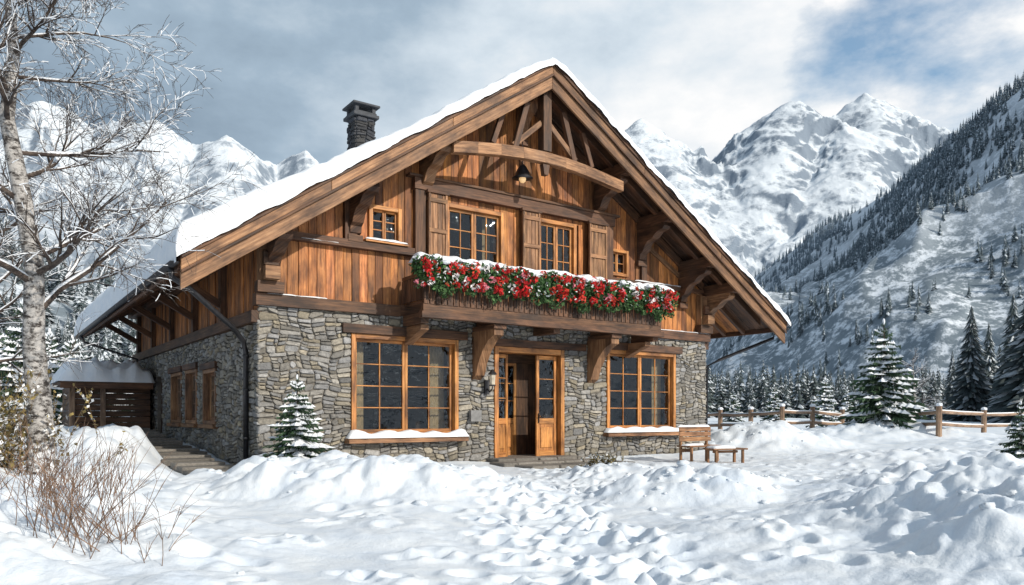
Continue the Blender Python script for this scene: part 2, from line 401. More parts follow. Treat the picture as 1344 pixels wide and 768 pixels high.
def forest(name,pts,hts,protos,hz,hazec=(.32,.42,.53)):
    Vs=[];Fs=[];Cs=[];o=0; r=np.random.RandomState(9)
    for (x,y,z),h,hh in zip(pts,hts,hz):
        V,Fc,C=protos[r.randint(len(protos))]; t=r.rand()*6.28; w=h*(.8+.5*r.rand()); g=.7+.6*r.rand()
        X=(V[:,0]*math.cos(t)-V[:,1]*math.sin(t))*w+x; Y=(V[:,0]*math.sin(t)+V[:,1]*math.cos(t))*w+y
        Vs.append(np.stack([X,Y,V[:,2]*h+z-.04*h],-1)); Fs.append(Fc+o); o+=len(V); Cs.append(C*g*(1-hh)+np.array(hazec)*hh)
    npmesh(name,np.concatenate(Vs),np.concatenate(Fs),[FOL],np.concatenate(Cs),False)
def scatter(n,xlo,xhi,d0,d1,seed,dens,fn,thr=-1):
    r=np.random.RandomState(seed); D=np.exp(np.log(d0)+r.rand(n)*(np.log(d1)-np.log(d0))); px=xlo+r.rand(n)*(xhi-xlo)
    X=(px-672)/F*D; Y=D; Z=fn(X,Y); k=(perlin(X/dens,Y/dens)+.5*perlin(X/dens*3,Y/dens*3)+.5*(r.rand(n)-.5)>thr)&(Z>-3)
    return X[k],Y[k],Z[k],r
top=lambda a,b:np.maximum(hhill(a,b),gh(a,b))
X,Y,Z,r=scatter(15000,920,1500,640,1750,1,130,top,-.05)
hr,dr=ridge(X,Y,RA,.84); k=(dr<190+90*perlin(X/80,Y/80)); X,Y,Z=X[k],Y[k],Z[k]
X2,Y2,Z2,r2_=scatter(4200,905,1500,230,1100,4,55,top,.34); X=np.concatenate([X,X2]);Y=np.concatenate([Y,Y2]);Z=np.concatenate([Z,Z2])
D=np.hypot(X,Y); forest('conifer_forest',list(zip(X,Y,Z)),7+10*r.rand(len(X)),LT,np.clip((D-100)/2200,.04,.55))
X,Y,Z,r=scatter(2300,905,1600,110,330,2,50,top,-.3)
k=(X>0)&(Z<22); X,Y,Z=X[k],Y[k],Z[k]
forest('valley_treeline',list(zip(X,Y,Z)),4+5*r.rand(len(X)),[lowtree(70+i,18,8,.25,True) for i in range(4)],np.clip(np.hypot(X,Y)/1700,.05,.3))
X,Y,Z,r=scatter(1500,-500,230,60,420,3,30,top,-.3)
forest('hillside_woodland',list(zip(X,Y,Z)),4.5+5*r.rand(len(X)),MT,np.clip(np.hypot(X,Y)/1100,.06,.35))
def pix(x,D): return ((x-672)/F*D,D)
pts=[];hts=[]
for (x,D,h) in [(1275,75,12),(1298,80,11),(1330,70,12.5),(1356,66,14),(1250,92,9),(1225,98,7),(1390,70,13),(1312,95,10),(1180,110,7),(1140,118,6),(1060,120,5.5),(985,110,6),(1430,60,12)]:
    a,b=pix(x,D); pts.append((a,b,gz(a,b)-.2)); hts.append(h)
forest('spruce_grove',pts,hts,[lowtree(50+i,60,17,.25,True) for i in range(4)],[.08]*len(pts))
# ---------------------------------------------------------------- detailed spruce
def spruce(x,y,h,w,name,snow=.5,seed=1,tiers=None,lift=0):
    r=random.Random(seed); z0=gz(x,y)-.05+lift; m=M()
    m.tube([(x,y,z0-lift),(x+.01*h,y,z0+h*.5),(x,y,z0+h*.98)],[.03*h,.018*h,.003*h],6,1,(.08,.05,.035))
    T=tiers or 19
    for i in range(T):
        f=i/(T-1); z=z0+h*(.05+.92*f); rad=w*.5*(1-f)**.8+.02*h
        nb=max(5,int(16*(1-f*.6)))
        for j in range(nb):
            t=6.283*(j+r.random()*.8)/nb+i*1.3; L=rad*r.uniform(.65,1.15); dr=r.uniform(.1,.34)+.25*(1-f)
            if f>.85: dr-=.5
            ca,sa=math.cos(t),math.sin(t); K=5; zj=z+r.uniform(-.02,.02)*h
            def P(s,o=0,up=0): return (x+ca*L*s-sa*o,y+sa*L*s+ca*o,zj-dr*L*s+.18*L*s*s+up)
            hs=r.random()<snow
            for k in range(K):
                s=(k+.8)/K; wd=L*.34*(1.05-s*.75); g=r.uniform(.5,1.7); gc=(.04*g,.085*g,.042*g)
                for sd in (-1,1):
                    d1=r.uniform(-.03,.02)*h*.5-wd*.35
                    e=r.uniform(.12,.26)
                    m.add([P(s-.14,0),P(s+e*.3,sd*wd*.5,d1*.3),P(s+e,sd*wd,d1),P(s+.02,sd*wd*.45,d1*.8)],[(0,1,2,3)],0,gc)
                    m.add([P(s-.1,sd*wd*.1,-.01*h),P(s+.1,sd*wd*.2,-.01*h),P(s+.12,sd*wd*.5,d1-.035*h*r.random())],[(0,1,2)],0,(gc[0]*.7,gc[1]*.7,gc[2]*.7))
                if hs and r.random()<.85:
                    q=r.uniform(.75,1.25); c=(.84,.87,.9); u=.016*h; ws=wd*.9*q
                    m.add([P(s-.16,0,u*.4),P(s,-ws,-wd*.15+.006),P(s+.24,0,-.2*u),P(s,ws,-wd*.15+.006),P(s,0,u*r.uniform(1,2.2))],[(0,1,4),(1,2,4),(2,3,4),(3,0,4)],2,c)
    m.blob((x,y,z0+h),(.012*h,.012*h,.03*h),2,(.85,.87,.9))
    return m.build(name,[FOL,TWIG,SNOWR],fix=False)
for i,(px,D,h,w,s,l) in enumerate([(390,14.1,1.72,1.35,.6,.08),(1160,28,3.8,2.8,.6,0),(1083,41,2.9,1.8,.8,0),(1112,43,2.4,1.5,.6,0),(1016,62,3.2,2,.6,0),(1340,15.5,1.5,1.0,.4,0),(962,70,3,2,.5,0)]):
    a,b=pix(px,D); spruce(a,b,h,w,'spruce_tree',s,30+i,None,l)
for i,(px,D,h,w) in enumerate([(95,32,4.3,3),(30,27,4.8,3.2),(150,40,3.6,3),(-30,30,6,4),(125,50,4.6,3.4),(65,45,6.0,4)]):
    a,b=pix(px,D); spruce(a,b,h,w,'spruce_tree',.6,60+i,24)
# ---------------------------------------------------------------- bare trees
def bare(name,trunk,rad,nb,blen,seed,side=None,depth=3,snow=True,zmin=.3):
    r=random.Random(seed); m=M()
    m.tube(trunk,rad,12,0)
    def grow(p,d,L,r0,dep):
        K=5; pts=[p.copy()]; dd=d.copy()
        for k in range(K):
            dd=(dd+Vector((r.uniform(-.25,.25),r.uniform(-.25,.25),r.uniform(-.16,.2)-(.10 if dep<2 else 0)))).normalized()
            pts.append(pts[-1]+dd*L/K)
        rs=[max(.0025,r0*(1-.8*k/K)) for k in range(K+1)]
        m.tube(pts,rs,5 if dep>1 else 3,1,cap=False)
        if snow and r.random()<(.95 if dep>=2 else (.6 if dep==1 else .26)):
            lo=r.randint(0,2); hi=r.randint(lo+2,K); q=[(pts[i]+Vector((0,0,rs[i]*.8)),rs[i]*.75+.003) for i in range(lo,hi+1)]
            m.tube([a for a,b in q],[b for a,b in q],4,2,cap=False)
        if dep>0:
            n={3:9,2:8,1:6}[dep]
            for c in range(n):
                t=r.uniform(.15,1)*K; i=min(int(t),K-1); q=pts[i].lerp(pts[i+1],t-i)
                bd=(pts[i+1]-pts[i]).normalized(); rv=Vector((r.uniform(-1,1),r.uniform(-1,1),r.uniform(-.6,1))).normalized()
                grow(q,(bd*.9+rv*.8).normalized(),L*r.uniform(.35,.6),rs[i]*.6,dep-1)
    Ls=len(trunk)-1
    for i in range(nb):
        t=(zmin+(1-zmin)*(i+r.random())/nb)*Ls; k=min(int(t),Ls-1); p=Vector(trunk[k]).lerp(Vector(trunk[k+1]),t-k)
        ang=r.uniform(-math.pi,math.pi) if side is None or r.random()<.4 else r.gauss(side,.7)
        f=i/nb; d=Vector((math.cos(ang),math.sin(ang),r.uniform(.15,.9))).normalized()
        grow(p,d,blen*r.uniform(.65,1.1)*(1.05-f*.4),rad[k]*.36,depth)
    return m.build(name,[BARK,TWIG,SNOWR],smooth=True,fix=False)
D=9.0
tr=[(58,655),(47,545),(38,450),(44,350),(34,255),(16,160),(20,70),(6,-20),(12,-130),(5,-250)]
trunk=[((x-672)/F*D,D+.1*math.sin(i),CH+(545-y)/F*D) for i,(x,y) in enumerate(tr)]
bare('snowy_birch_tree',trunk,[.17,.135,.12,.105,.095,.08,.065,.05,.035,.015],22,1.9,5,side=-.15,zmin=.24)
x,y=pix(1198,42); z=gz(x,y)
bare('bare_tree',[(x,y,z-.1),(x+.1,y,z+1.5),(x,y,z+3.9)],[.1,.07,.02],26,1.4,8,depth=2,zmin=.2)
x,y=pix(-60,14); z=gz(x,y)
bare('bare_tree',[(x,y,z-.1),(x+.3,y,z+3),(x,y,z+7)],[.14,.1,.03],16,2.4,9,depth=2,zmin=.2)
def shrub(name,cx,cy,n,L,seed,spread=.5,leaf=False,col=(.2,.1,.06)):
    r=random.Random(seed); m=M()
    for i in range(n):
        x=cx+r.gauss(0,spread); y=cy+r.gauss(0,spread*.7); z=gz(x,y)-.03
        d=Vector((r.gauss(.12,.4),r.gauss(0,.4),1)).normalized(); l=L*r.uniform(.4,1.1); p=Vector((x,y,z)); pts=[p]
        for k in range(5):
            d=(d+Vector((r.uniform(-.15,.15),r.uniform(-.15,.15),-.02*k))).normalized(); pts.append(pts[-1]+d*l/5)
        q=r.uniform(.6,1.5); c=(col[0]*q,col[1]*q,col[2]*q)
        m.tube(pts,[.004,.0035,.003,.0025,.002,.0012],3,0,c,cap=False)
        for k in range(5):
            j=r.randint(1,4); b=pts[j]; e=b+(d+Vector((r.uniform(-.7,.7),r.uniform(-.7,.7),r.uniform(-.1,.6)))).normalized()*l*r.uniform(.15,.35)
            m.tube([b,(b+e)/2+Vector((0,0,.01)),e],[.002,.0017,.001],3,0,c,cap=False)
            if leaf:
                for u in range(6):
                    s=b.lerp(e,r.random()); w=r.uniform(.02,.045); v=Vector((r.uniform(-1,1),r.uniform(-1,1),r.uniform(-1,1))).normalized()*w; v2=v.cross(Vector((r.random(),r.random(),1))).normalized()*w*.6
                    lc=(.84,.86,.88) if r.random()<.4 else (.22*q,.17*q,.06*q)
                    m.add([s-v,s+v2,s+v,s-v2],[(0,1,2,3)],0,lc)
    return m.build(name,[FOL],fix=False)
shrub('dry_shrub',-3.2,5.75,85,.8,3,.26,False,(.18,.11,.07))
shrub('dry_shrub',-4.1,6.8,55,.7,4,.35,False,(.18,.11,.075))
shrub('leafy_shrub',-6.0,9.0,120,1.3,5,.33,True,(.18,.12,.06))
shrub('leafy_shrub',1.95,15.9,50,.35,6,.2,True,(.05,.06,.03))
# ================================================================ CHALET
ch=bpy.data.objects.new('alpine_chalet',None); scene.collection.objects.link(ch)
ch.location=(.445,19.3,0); ch.rotation_euler=(0,0,math.atan2(UY,UX))
AL,AR=-6.81,6.64; RA0,ZP=-.3,9.62; EL,ZL=-8.57,4.05; ER,ZR=8.78,4.05; BF,BB=-1.3,14.3
def roof(a):
    return ZL+(a-EL)*(ZP-ZL)/(RA0-EL) if a<RA0 else ZR+(ER-a)*(ZP-ZR)/(ER-RA0)
def decomp(u0,u1,z0,z1,ops):
    out=[];u=u0
    for (a,b,c,d) in sorted(ops):
        if a>u: out.append((u,a,z0,z1))
        if c>z0: out.append((a,b,z0,c))
        if d<z1: out.append((a,b,d,z1))
        u=b
    if u1>u: out.append((u,u1,z0,z1))
    return out
fops=[(-4.84,-2.14,.72,2.98),(-1.1,1.1,0,2.9),(2.6,5.3,.75,3.0)]
sops=[(3.24,4.49,.98,2.32),(5.14,6.45,.98,2.4),(6.9,8.3,.98,2.4),(9.6,10.5,0,2.4)]
core=M(); st=M()
def stones(rect,T,seed):
    r=random.Random(seed); u0,u1,z0,z1=rect; st.T=T; cells=[]
    def split(a,b,c,d,dep=0):
        w=b-a;h=d-c
        mw=r.uniform(.2,.62); mh=r.uniform(.075,.21)
        if w>mw and (w/h>1.35 or h<mh) : t=r.uniform(.3,.7); split(a,a+w*t,c,d); split(a+w*t,b,c,d)
        elif h>mh and h>.11: t=r.uniform(.35,.65); split(a,b,c,c+h*t); split(a,b,c+h*t,d)
        else: cells.append((a,b,c,d))
    z=z0
    while z<z1-.01:
        hh=min(r.uniform(.2,.6),z1-z)
        if z1-z-hh<.1: hh=z1-z
        u=u0
        while u<u1-.01:
            ww=min(r.uniform(.5,1.3),u1-u)
            if u1-u-ww<.15: ww=u1-u
            split(u,u+ww,z,z+hh); u+=ww
        z+=hh
    def wp(x,y):
        e=min(1,max(0,min(x-u0,u1-x)/.25)); f=min(1,max(0,min(y-z0,z1-y)/.2))
        return x+e*.05*math.sin(y*7.3+x*2.1+seed), y+f*(.045*math.sin(x*4.1+y*3+seed*1.7)+.02*math.sin(x*11+seed))
    for (a,b,c,d) in cells:
        g=.006; p=r.uniform(.02,.07); j=lambda:r.uniform(-.016,.016)
        cor=[(a+g,c+g),(b-g,c+g),(b-g,d-g),(a+g,d-g)]
        oc=[]
        w=b-a;h=d-c; k=r.uniform(.16,.34)*min(w,h)
        for (x,y),(sx,sy) in zip(cor,[(1,1),(-1,1),(-1,-1),(1,-1)]):
            p1=(x+sx*k*r.uniform(.5,1.6),y); p2=(x,y+sy*k*r.uniform(.5,1.2))
            oc+= [p2,p1] if (sx,sy) in ((1,1),(-1,-1)) else [p1,p2]
        oc=[wp(x+j()*.6,y+j()*.6) for x,y in oc]
        cx,cy=wp((a+b)/2,(c+d)/2)
        vs=[(x,.01,y) for x,y in oc]; vs+=[(x+(cx-x)*.03,-p*.7,y+(cy-y)*.05) for x,y in oc]
        vs+=[(x+(cx-x)*.22,-p+j()*.5,y+(cy-y)*.28) for x,y in oc]; vs.append((cx,-p+j()*.6,cy))
        fs=[(i,(i+1)%8,(i+1)%8+8,i+8) for i in range(8)]+[(i+8,(i+1)%8+8,(i+1)%8+16,i+16) for i in range(8)]+[(i+16,(i+1)%8+16,24) for i in range(8)]
        v=r.choice([.17,.21,.24,.27,.3,.35])*r.uniform(.85,1.1); wm=r.choice([-.02,.04,.08,.12,.17,.28])*r.uniform(.7,1.1)
        st.add(vs,fs,0,(v*(1+wm*.6),v*(1+wm*.12),v*(1-wm*.75)))
TF=lambda u,d,z:(u,d,z)
TS=lambda u,d,z:(AL+d,u,z)
for i,rc in enumerate(decomp(AL-.04,AR,-.1,3.5,fops)):
    stones(rc,TF,100+i); core.box(rc[0]+(.06 if i==0 else 0),rc[1],.003,.35,rc[2],rc[3],0)
for i,rc in enumerate(decomp(-.04,14.2,-.1,3.15,sops)):
    stones(rc,TS,200+i); core.T=TS; core.box(max(rc[0],.355),rc[1],.003,.35,rc[2],rc[3],0); core.T=None
TR=lambda u,d,z:(AR-d,u,z)
stones((-.04,14.2,-.1,3.3),TR,300); core.box(AR-.35,AR-.003,.355,14.2,-.1,3.3,0)
core.box(AL+.01,AR-.01,14.2,14.5,-.1,4.2,0)
core.box(AL+.36,AR-.36,3.0,3.1,-.1,3.19,1)
core.prism([(-5.8,3.36),(5.6,3.36),(5.6,4.9),(RA0,8.9),(-5.8,5.0)],'b',3.0,3.1,1)
core.box(AL+.4,AR-.4,.36,14,3.2,3.35,1); core.box(AL+.4,AR-.4,.36,14,-.08,.02,1)
core.build('wall_core',[MORT,DARK],ch)
st.T=None; st.build('stone_masonry',[STONE],ch)
# ---- siding
sd=M(); under=.2
uops=[(-4.43,-3.63,5.0,5.85),(-2.5,-.82,4.2,6.2),(.22,1.51,4.2,6.25),(2.65,3.4,5.05,5.78)]
a=AL
while a<AR-.02:
    w=min(R.uniform(.15,.24),AR-a); e=a+w-.008; c=(a+e)/2
    segs=[(3.52,None)]
    for (x0,x1,z0,z1) in uops:
        if c>x0-.02 and c<x1+.02: segs=[(3.52,z0),(z1,None)]
    k=R.choice([.5,.7,.85,1,1.1,1.25])*R.uniform(.9,1.1); col=(k,k*R.uniform(.92,1.04),k*R.uniform(.85,1.1))
    bo=R.uniform(-.012,.012)
    for z0,z1 in segs:
        t0=z1 or roof(a)-under; t1=z1 or roof(e)-under
        poly=[(a,z0),(e,z0),(e,t1),(a,t0)]
        if a<RA0<e and not z1: poly=[(a,z0),(e,z0),(e,t1),(RA0,roof(RA0)-under),(a,t0)]
        sd.prism(poly,'b',.01+bo,.05,0,col,True)
    a+=w
for (sgn,T,z0) in ((0,TS,3.15),(1,TR,3.3)):
    sd.T=T; u=.06; zt=(roof(AL) if sgn==0 else roof(AR))-.22
    while u<14.2:
        w=R.uniform(.15,.24); k=R.choice([.6,.75,.9,1,1.2]); sd.box(u,u+w-.01,.01+R.uniform(-.012,.012),.06,z0+.02,zt,0,(k,k*.97,k*.92)); u+=w
sd.T=None
sd.build('timber_siding',[W_SID],ch,bevel=.006)
bk=M()
for (x0,x1,z0,z1) in decomp(AL+.06,AR-.06,3.52,6.6,uops):
    bk.prism([(x0,z0),(x1,z0),(x1,min(z1,roof(x1)-.3)),(x0,min(z1,roof(x0)-.3))],'b',.06,.12,0)
bk.prism([(RA0-4.3,6.62),(RA0+4.4,6.62),(RA0,9.2)],'b',.06,.12,0)
bk.box(AL+.07,AL+.2,.1,14.2,3.1,4.85,0); bk.box(AR-.2,AR-.07,.1,14.2,3.2,4.85,0)
bk.build('wall_backing',[DARK],ch)
# ---- timbers
tm=M()
tm.box(AL-.1,-3.7,-.14,.1,3.42,3.66,0); tm.box(3.66,AR+.1,-.14,.1,3.42,3.66,0); tm.box(-3.68,3.64,-.1,.1,3.44,3.68,0)
tm.box(AL-.02,-3.02,-.11,.06,4.88,5.0,0); tm.box(-6.7,-3.03,-.16,.02,4.82,4.875,0)
tm.box(2.5,6.5,-.1,.06,4.86,4.98,0)
tm.box(-3.35,2.8,-.16,.08,6.36,6.62,0); tm.box(-3.5,2.95,-.2,.0,6.623,6.68,0)
for a in (-3.32,2.5): tm.box(a,a+.26,-.13,.07,4.0,6.355,0)
tm.box(-5.0,-4.72,-.09,.06,5.0,5.9,0)
for a in (-4.4,3.9): tm.box(a,a+.2,-.08,.06,6.1 if a<0 else 5.0,roof(a)-.35 if a>0 else roof(a)-.3,0)
for (p,q) in ((AL,RA0-.01),(RA0+.01,AR)):
    tm.prism([(p,roof(p)-.5),(q,roof(q)-.5),(q,roof(q)-.24),(p,roof(p)-.24)],'b',-.07,.008,0)
tm.prism([(4.0,roof(4.0)-.95),(6.6,roof(6.6)-.75),(6.6,roof(6.6)-.6),(4.0,roof(4.0)-.8)],'b',-.05,.008,1)
for (a0,s) in ((AL,-1),(AR-.34,1)):
    tm.box(a0-.1,a0+.44,-.24,-.01,3.67,3.9,0); tm.box(a0-.05,a0+.36,-.2,-.005,3.91,4.78,1)
    for k in range(3): tm.box(a0+.0,a0+.3,-.42+.1*k,-.21,3.92+.29*k,4.18+.29*k,0 if k%2 else 1)
tm.box(AL-.16,AL+.05,-.02,14.2,3.08,3.32,0); tm.box(AL-.3,AL-.02,-1.1,14.2,4.6,4.85,0)
tm.box(AR-.05,AR+.16,-.02,14.2,3.2,3.42,0)
for b in (2.5,5.2,8,10.8,13.4): tm.box(AL-.12,AL+.03,b,b+.22,3.325,4.6,0); tm.beam((AL-.05,b+.1,3.7),(AL-1.1,b+.1,4.3),.14,.16,0)
for pa in (-6.6,-4.77,-3.03,RA0,2.3,3.9,5.6,6.62):
    zt=min(roof(pa-.14),roof(pa+.14))-.2; w=.14
    tm.box(pa-w,pa+w,-1.2,-.002,zt-.3,zt,0)
    z=zt-.302
    s=1.0 if abs(pa-RA0)>.1 else .8
    prof=[(-.01,0),(-1.02*s,0),(-1.05*s,-.09),(-.98*s,-.17),(-.8*s,-.2),(-.7*s,-.27),(-.6*s,-.36),(-.42*s,-.41),(-.33*s,-.5),(-.24*s,-.66),(-.14*s,-.72),(-.12*s,-.86),(-.01,-.9)]
    tm.prism([(p,z+q) for p,q in prof],'a',pa-.13,pa+.13,1 if R.random()<.5 else 0)
    tm.box(pa-.17,pa+.17,-.12,-.01,z-1.05,z-.903,0)
c0,c1=-2.9,2.2; n=8
for i in range(n):
    t0,t1=i/n,(i+1)/n; a0=c0+(c1-c0)*t0; a1=c0+(c1-c0)*t1
    h0=7.12+.26*math.sin(math.pi*t0); h1=7.12+.26*math.sin(math.pi*t1)
    tm.prism([(a0,h0-.13),(a1,h1-.13),(a1,h1+.13),(a0,h0+.13)],'b',-1.12,-.94,1,(1.1,1.1,1.1))
tm.box(RA0-.12,RA0+.12,-1.14,-.9,7.53,9.05,0)
tm.prism([(RA0-.1,7.22),(RA0+.1,7.22),(RA0+.06,6.97),(RA0-.06,6.97)],'b',-1.09,-.95,0)
for s in (-1,1):
    tm.beam((RA0+s*.13,-1.02,8.2),(RA0+s*.95,-1.02,7.5),.1,.13,1)
    tm.beam((RA0+s*.9,-1.03,7.45),(RA0+s*.55,-1.03,8.6),.12,.14,0)
    tm.beam((RA0+s*1.5,-1.0,7.45),(RA0+s*1.2,-1.0,8.25),.1,.12,0)
# balcony
BL,BR,BY=-3.65,3.6,-1.1
tm.box(BL,BR,BY,BY+.14,3.44,3.62,0); tm.box(BL+.05,BR-.05,BY+.05,-.15,3.625,3.69,0)
tm.box(BL-.06,BR+.06,BY-.06,BY+.1,3.3,3.435,0); tm.box(BL-.02,BR+.02,BY-.03,BY+.05,4.18,4.27,0)
for a in (BL,-1.7,0,1.9,BR-.2): tm.box(a,a+.2,BY+.11,-.15,3.2,3.42,0)
a=BL+.01
while a<BR-.12:
    k=R.uniform(.6,1.4); tm.box(a,a+.125,BY-.02,BY+.005,3.6,4.2,0,(k,k,k)); tm.box(a+.045,a+.08,BY-.028,BY-.022,3.68,4.1,0,(.4,.4,.4)); a+=.148
for s in (BL,BR-.03):
    b=BY+.02
    while b<-.2: k=R.uniform(.6,1.3); tm.box(s,s+.025,b,b+.125,3.7,4.2,0,(k,k,k)); b+=.145
    tm.box(s,s+.06,BY+.06,-.1,4.21,4.29,0)
for a in (BL,BR-.1,-1.2,1.2): tm.box(a,a+.1,BY+.01,BY+.1,3.7,4.28,0)
for a in (-1.62,2.02):
    tm.prism([(-.02,3.19),(-1.0,3.19),(-1.0,3.05),(-.75,2.95),(-.5,2.72),(-.32,2.45),(-.2,2.15),(-.02,2.05)],'a',a-.13,a+.13,1)
    tm.box(a-.17,a+.17,-1.06,-.12,3.193,3.29,0)
for a in (BL+.1,BR-.3):
    tm.prism([(-.02,3.19),(-.8,3.19),(-.8,3.08),(-.5,2.98),(-.02,2.8)],'a',a,a+.2,1)
for (x0,x1,z0,z1) in (fops[0],fops[2]): tm.box(x0-.22,x1+.22,-.13,.2,z1+.003,z1+.2,0)
tm.box(-1.75,1.8,-.12,.2,2.905,3.08,0)
tm.build('timber_frame',[W_DRK,W_MID,W_HON,W_GRY],ch,bevel=.014)
# ---- windows
wn=M(); gl=M(); cu=M(); sn=M()
def window(T,u0,u1,z0,z1,cas,cols,rows,fb=.06,case=.1,mi=0,proud=-.07,curt=True):
    wn.T=T; gl.T=T; cu.T=T
    wn.box(u0,u0+case,proud,.3,z0,z1,mi); wn.box(u1-case,u1,proud,.3,z0,z1,mi)
    wn.box(u0+case,u1-case,proud+.004,.3,z1-case,z1,mi); wn.box(u0+case,u1-case,proud+.004,.3,z0,z0+case,mi)
    x0,x1=u0+case,u1-case; y0,y1=z0+case,z1-case; W=(x1-x0)/cas
    for c in range(cas):
        p,q=x0+c*W+.004,x0+(c+1)*W-.004; s=min(.065,W*.13)
        wn.box(p,p+s,fb,fb+.07,y0,y1,mi); wn.box(q-s,q,fb,fb+.07,y0,y1,mi)
        wn.box(p+s,q-s,fb+.003,fb+.067,y0,y0+s,mi); wn.box(p+s,q-s,fb+.003,fb+.067,y1-s,y1,mi)
        iw=q-p-2*s; ih=y1-y0-2*s
        for k in range(1,cols): x=p+s+iw*k/cols; wn.box(x-.014,x+.014,fb+.012,fb+.05,y0+s,y1-s,mi)
        for k in range(1,rows): y=y0+s+ih*k/rows; wn.box(p+s,q-s,fb+.015,fb+.047,y-.013,y+.013,mi)
        for ci in range(cols):
            for ri in range(rows):
                xa=p+s+iw*ci/cols; xb=p+s+iw*(ci+1)/cols; ya=y0+s+ih*ri/rows; yb=y0+s+ih*(ri+1)/rows
                t1,t2=R.uniform(-.006,.006),R.uniform(-.006,.006); d=fb+.033
                gl.add([(xa,d-t1-t2,ya),(xb,d+t1-t2,ya),(xb,d+t1+t2,yb),(xa,d-t1+t2,yb)],[(0,1,2,3)])
    if curt:
        for (c0,c1) in ((x0,x0+(x1-x0)*.16),(x1-(x1-x0)*.16,x1)):
            N=16
            vs=[]
            for i in range(N+1):
                x=c0+(c1-c0)*i/N; b=.42+.03*math.sin(i*2.1)
                vs+=[(x,b,y0),(x,b+.01,y1)]
            cu.add(vs,[(2*i,2*i+2,2*i+3,2*i+1) for i in range(N)])
    wn.T=gl.T=cu.T=None
def lump(m,T,x0,x1,d0,d1,z,h,seed,nx=30,ny=8,mi=0):
    vs=[];m.T=T
    for i in range(nx+1):
        for j in range(ny+1):
            u,v=i/nx,j/ny; x=x0+(x1-x0)*u; y=d0+(d1-d0)*v
            e=min(1,min(u,1-u)*(x1-x0)/(h*1.1)); g=min(1,min(v,1-v)*abs(d1-d0)/(h*.9))
            pr=math.sqrt(max(0,1-(1-e)**2))*math.sqrt(max(0,1-(1-g)**2))
            nz=float(perlin(x*3+seed,y*3)); vs.append((x+.02*nz,y+.03*float(perlin(x*4,seed+y*4)),z+pr*h*(1+.5*nz)))
    m.add(vs,[(i*(ny+1)+j,(i+1)*(ny+1)+j,(i+1)*(ny+1)+j+1,i*(ny+1)+j+1) for i in range(nx) for j in range(ny)],mi); m.T=None
window(TF,*fops[0],2,2,4); window(TF,*fops[2],2,2,4)
for i,(x0,x1,z0,z1) in enumerate((fops[0],fops[2])):
    wn.box(x0-.15,x1+.15,-.28,-.0,z0-.13,z0-.003,2); lump(sn,TF,x0-.17,x1+.17,-.32,-.02,z0-.02,.13,i)
window(TF,-2.5,-.82,4.2,6.2,2,2,4,.02,.1); window(TF,.22,1.51,4.2,6.25,2,2,4,.02,.1)
window(TF,-4.43,-3.63,5.0,5.85,2,1,3,.02,.09); window(TF,2.65,3.4,5.05,5.78,2,1,2,.02,.08)
wn.box(-4.55,-3.5,-.16,.0,4.9+.105,5.06,0)
lump(sn,TF,-4.56,-3.49,-.17,-.07,5.05,.045,12,20,4)
lump(sn,TF,-6.0,-5.15,-.17,-.09,4.865,.02,13,30,4); lump(sn,TF,3.6,6.0,-.11,-.02,4.97,.035,14,30,4)
lump(sn,TF,-6.7,-5.4,-.15,-.07,3.655,.025,16,30,4); lump(sn,TF,4.2,6.7,-.15,-.05,3.655,.03,17,30,4)
for o in sops[:3]: window(TS,o[0],o[1],o[2],o[3],2,1,3,.1,.09,2,-.05)
for o in sops[:3]:
    wn.T=TS; wn.box(o[0]-.1,o[1]+.1,-.14,0,o[2]-.1,o[2]-.003,2); wn.box(o[0]-.12,o[1]+.12,-.1,.1,o[3]+.003,o[3]+.16,1); wn.T=None
wn.T=TS; wn.box(9.6,10.5,.1,.16,0,2.4,1); wn.T=None
for (a0,a1) in ((-3.03,-2.53),(-.36,.18),(1.83,2.45)):
    z0,z1=4.5,6.3
    n=4; w=(a1-a0)/n
    for k in range(n): wn.box(a0+k*w,a0+(k+1)*w-.006,-.2,-.16,z0,z1,3)
    for z in (z0+.12,(z0+z1)/2,z1-.2): wn.box(a0+.01,a1-.01,-.235,-.203,z,z+.1,3)
    wn.box(a0,a0+.06,-.228,-.203,z0,z1,3); wn.box(a1-.06,a1,-.228,-.203,z0,z1,3)
    wn.box(a0-.04,a1+.04,-.25,-.12,z1+.003,z1+.07,1)
wn.box(-1.1,-.98,-.06,.3,.1,2.9,0); wn.box(.98,1.1,-.06,.3,.1,2.9,0); wn.box(-.98,.98,-.055,.3,2.76,2.9,0)
def leaf(T,u0,u1,z0,z1):
    wn.T=T; gl.T=T; s=.085
    wn.box(u0,u0+s,0,.06,z0,z1,0); wn.box(u1-s,u1,0,.06,z0,z1,0); wn.box(u0+s,u1-s,.003,.057,z0,z0+.16,0); wn.box(u0+s,u1-s,.003,.057,z1-.1,z1,0)
    wn.box(u0+s,u1-s,.003,.057,z0+.85,z0+1.0,0); wn.box(u0+s,u1-s,.02,.04,z0+.16,z0+.85,0); wn.box(u0+s+.05,u1-s-.05,.0,.02,z0+.24,z0+.77,0)
    for k in (1,2): y=z0+1.0+(z1-.1-z0-1.0)*k/3; wn.box(u0+s,u1-s,.01,.05,y-.012,y+.012,0)
    gl.add([(u0+s,.03,z0+1),(u1-s,.03,z0+1),(u1-s,.03,z1-.1),(u0+s,.03,z1-.1)],[(0,1,2,3)]); wn.T=gl.T=None
leaf(lambda u,d,z:(-.975+u*.93-d*.35,.1+u*.35+d*.93,z),0,.55,.12,2.74)
leaf(lambda u,d,z:(.3+u,.1+d,z),0,.66,.12,2.74)
wn.T=None
wn.box(.345,.365,.0,.1,1.15,1.19,2); wn.box(.34,.37,.06,.1,1.0,1.25,1)
leaf(lambda u,d,z:(-.45+u,.95+d,z),0,.72,.12,2.6)
wn.box(-1.0,1.0,.9,.95,2.58,2.9,1)
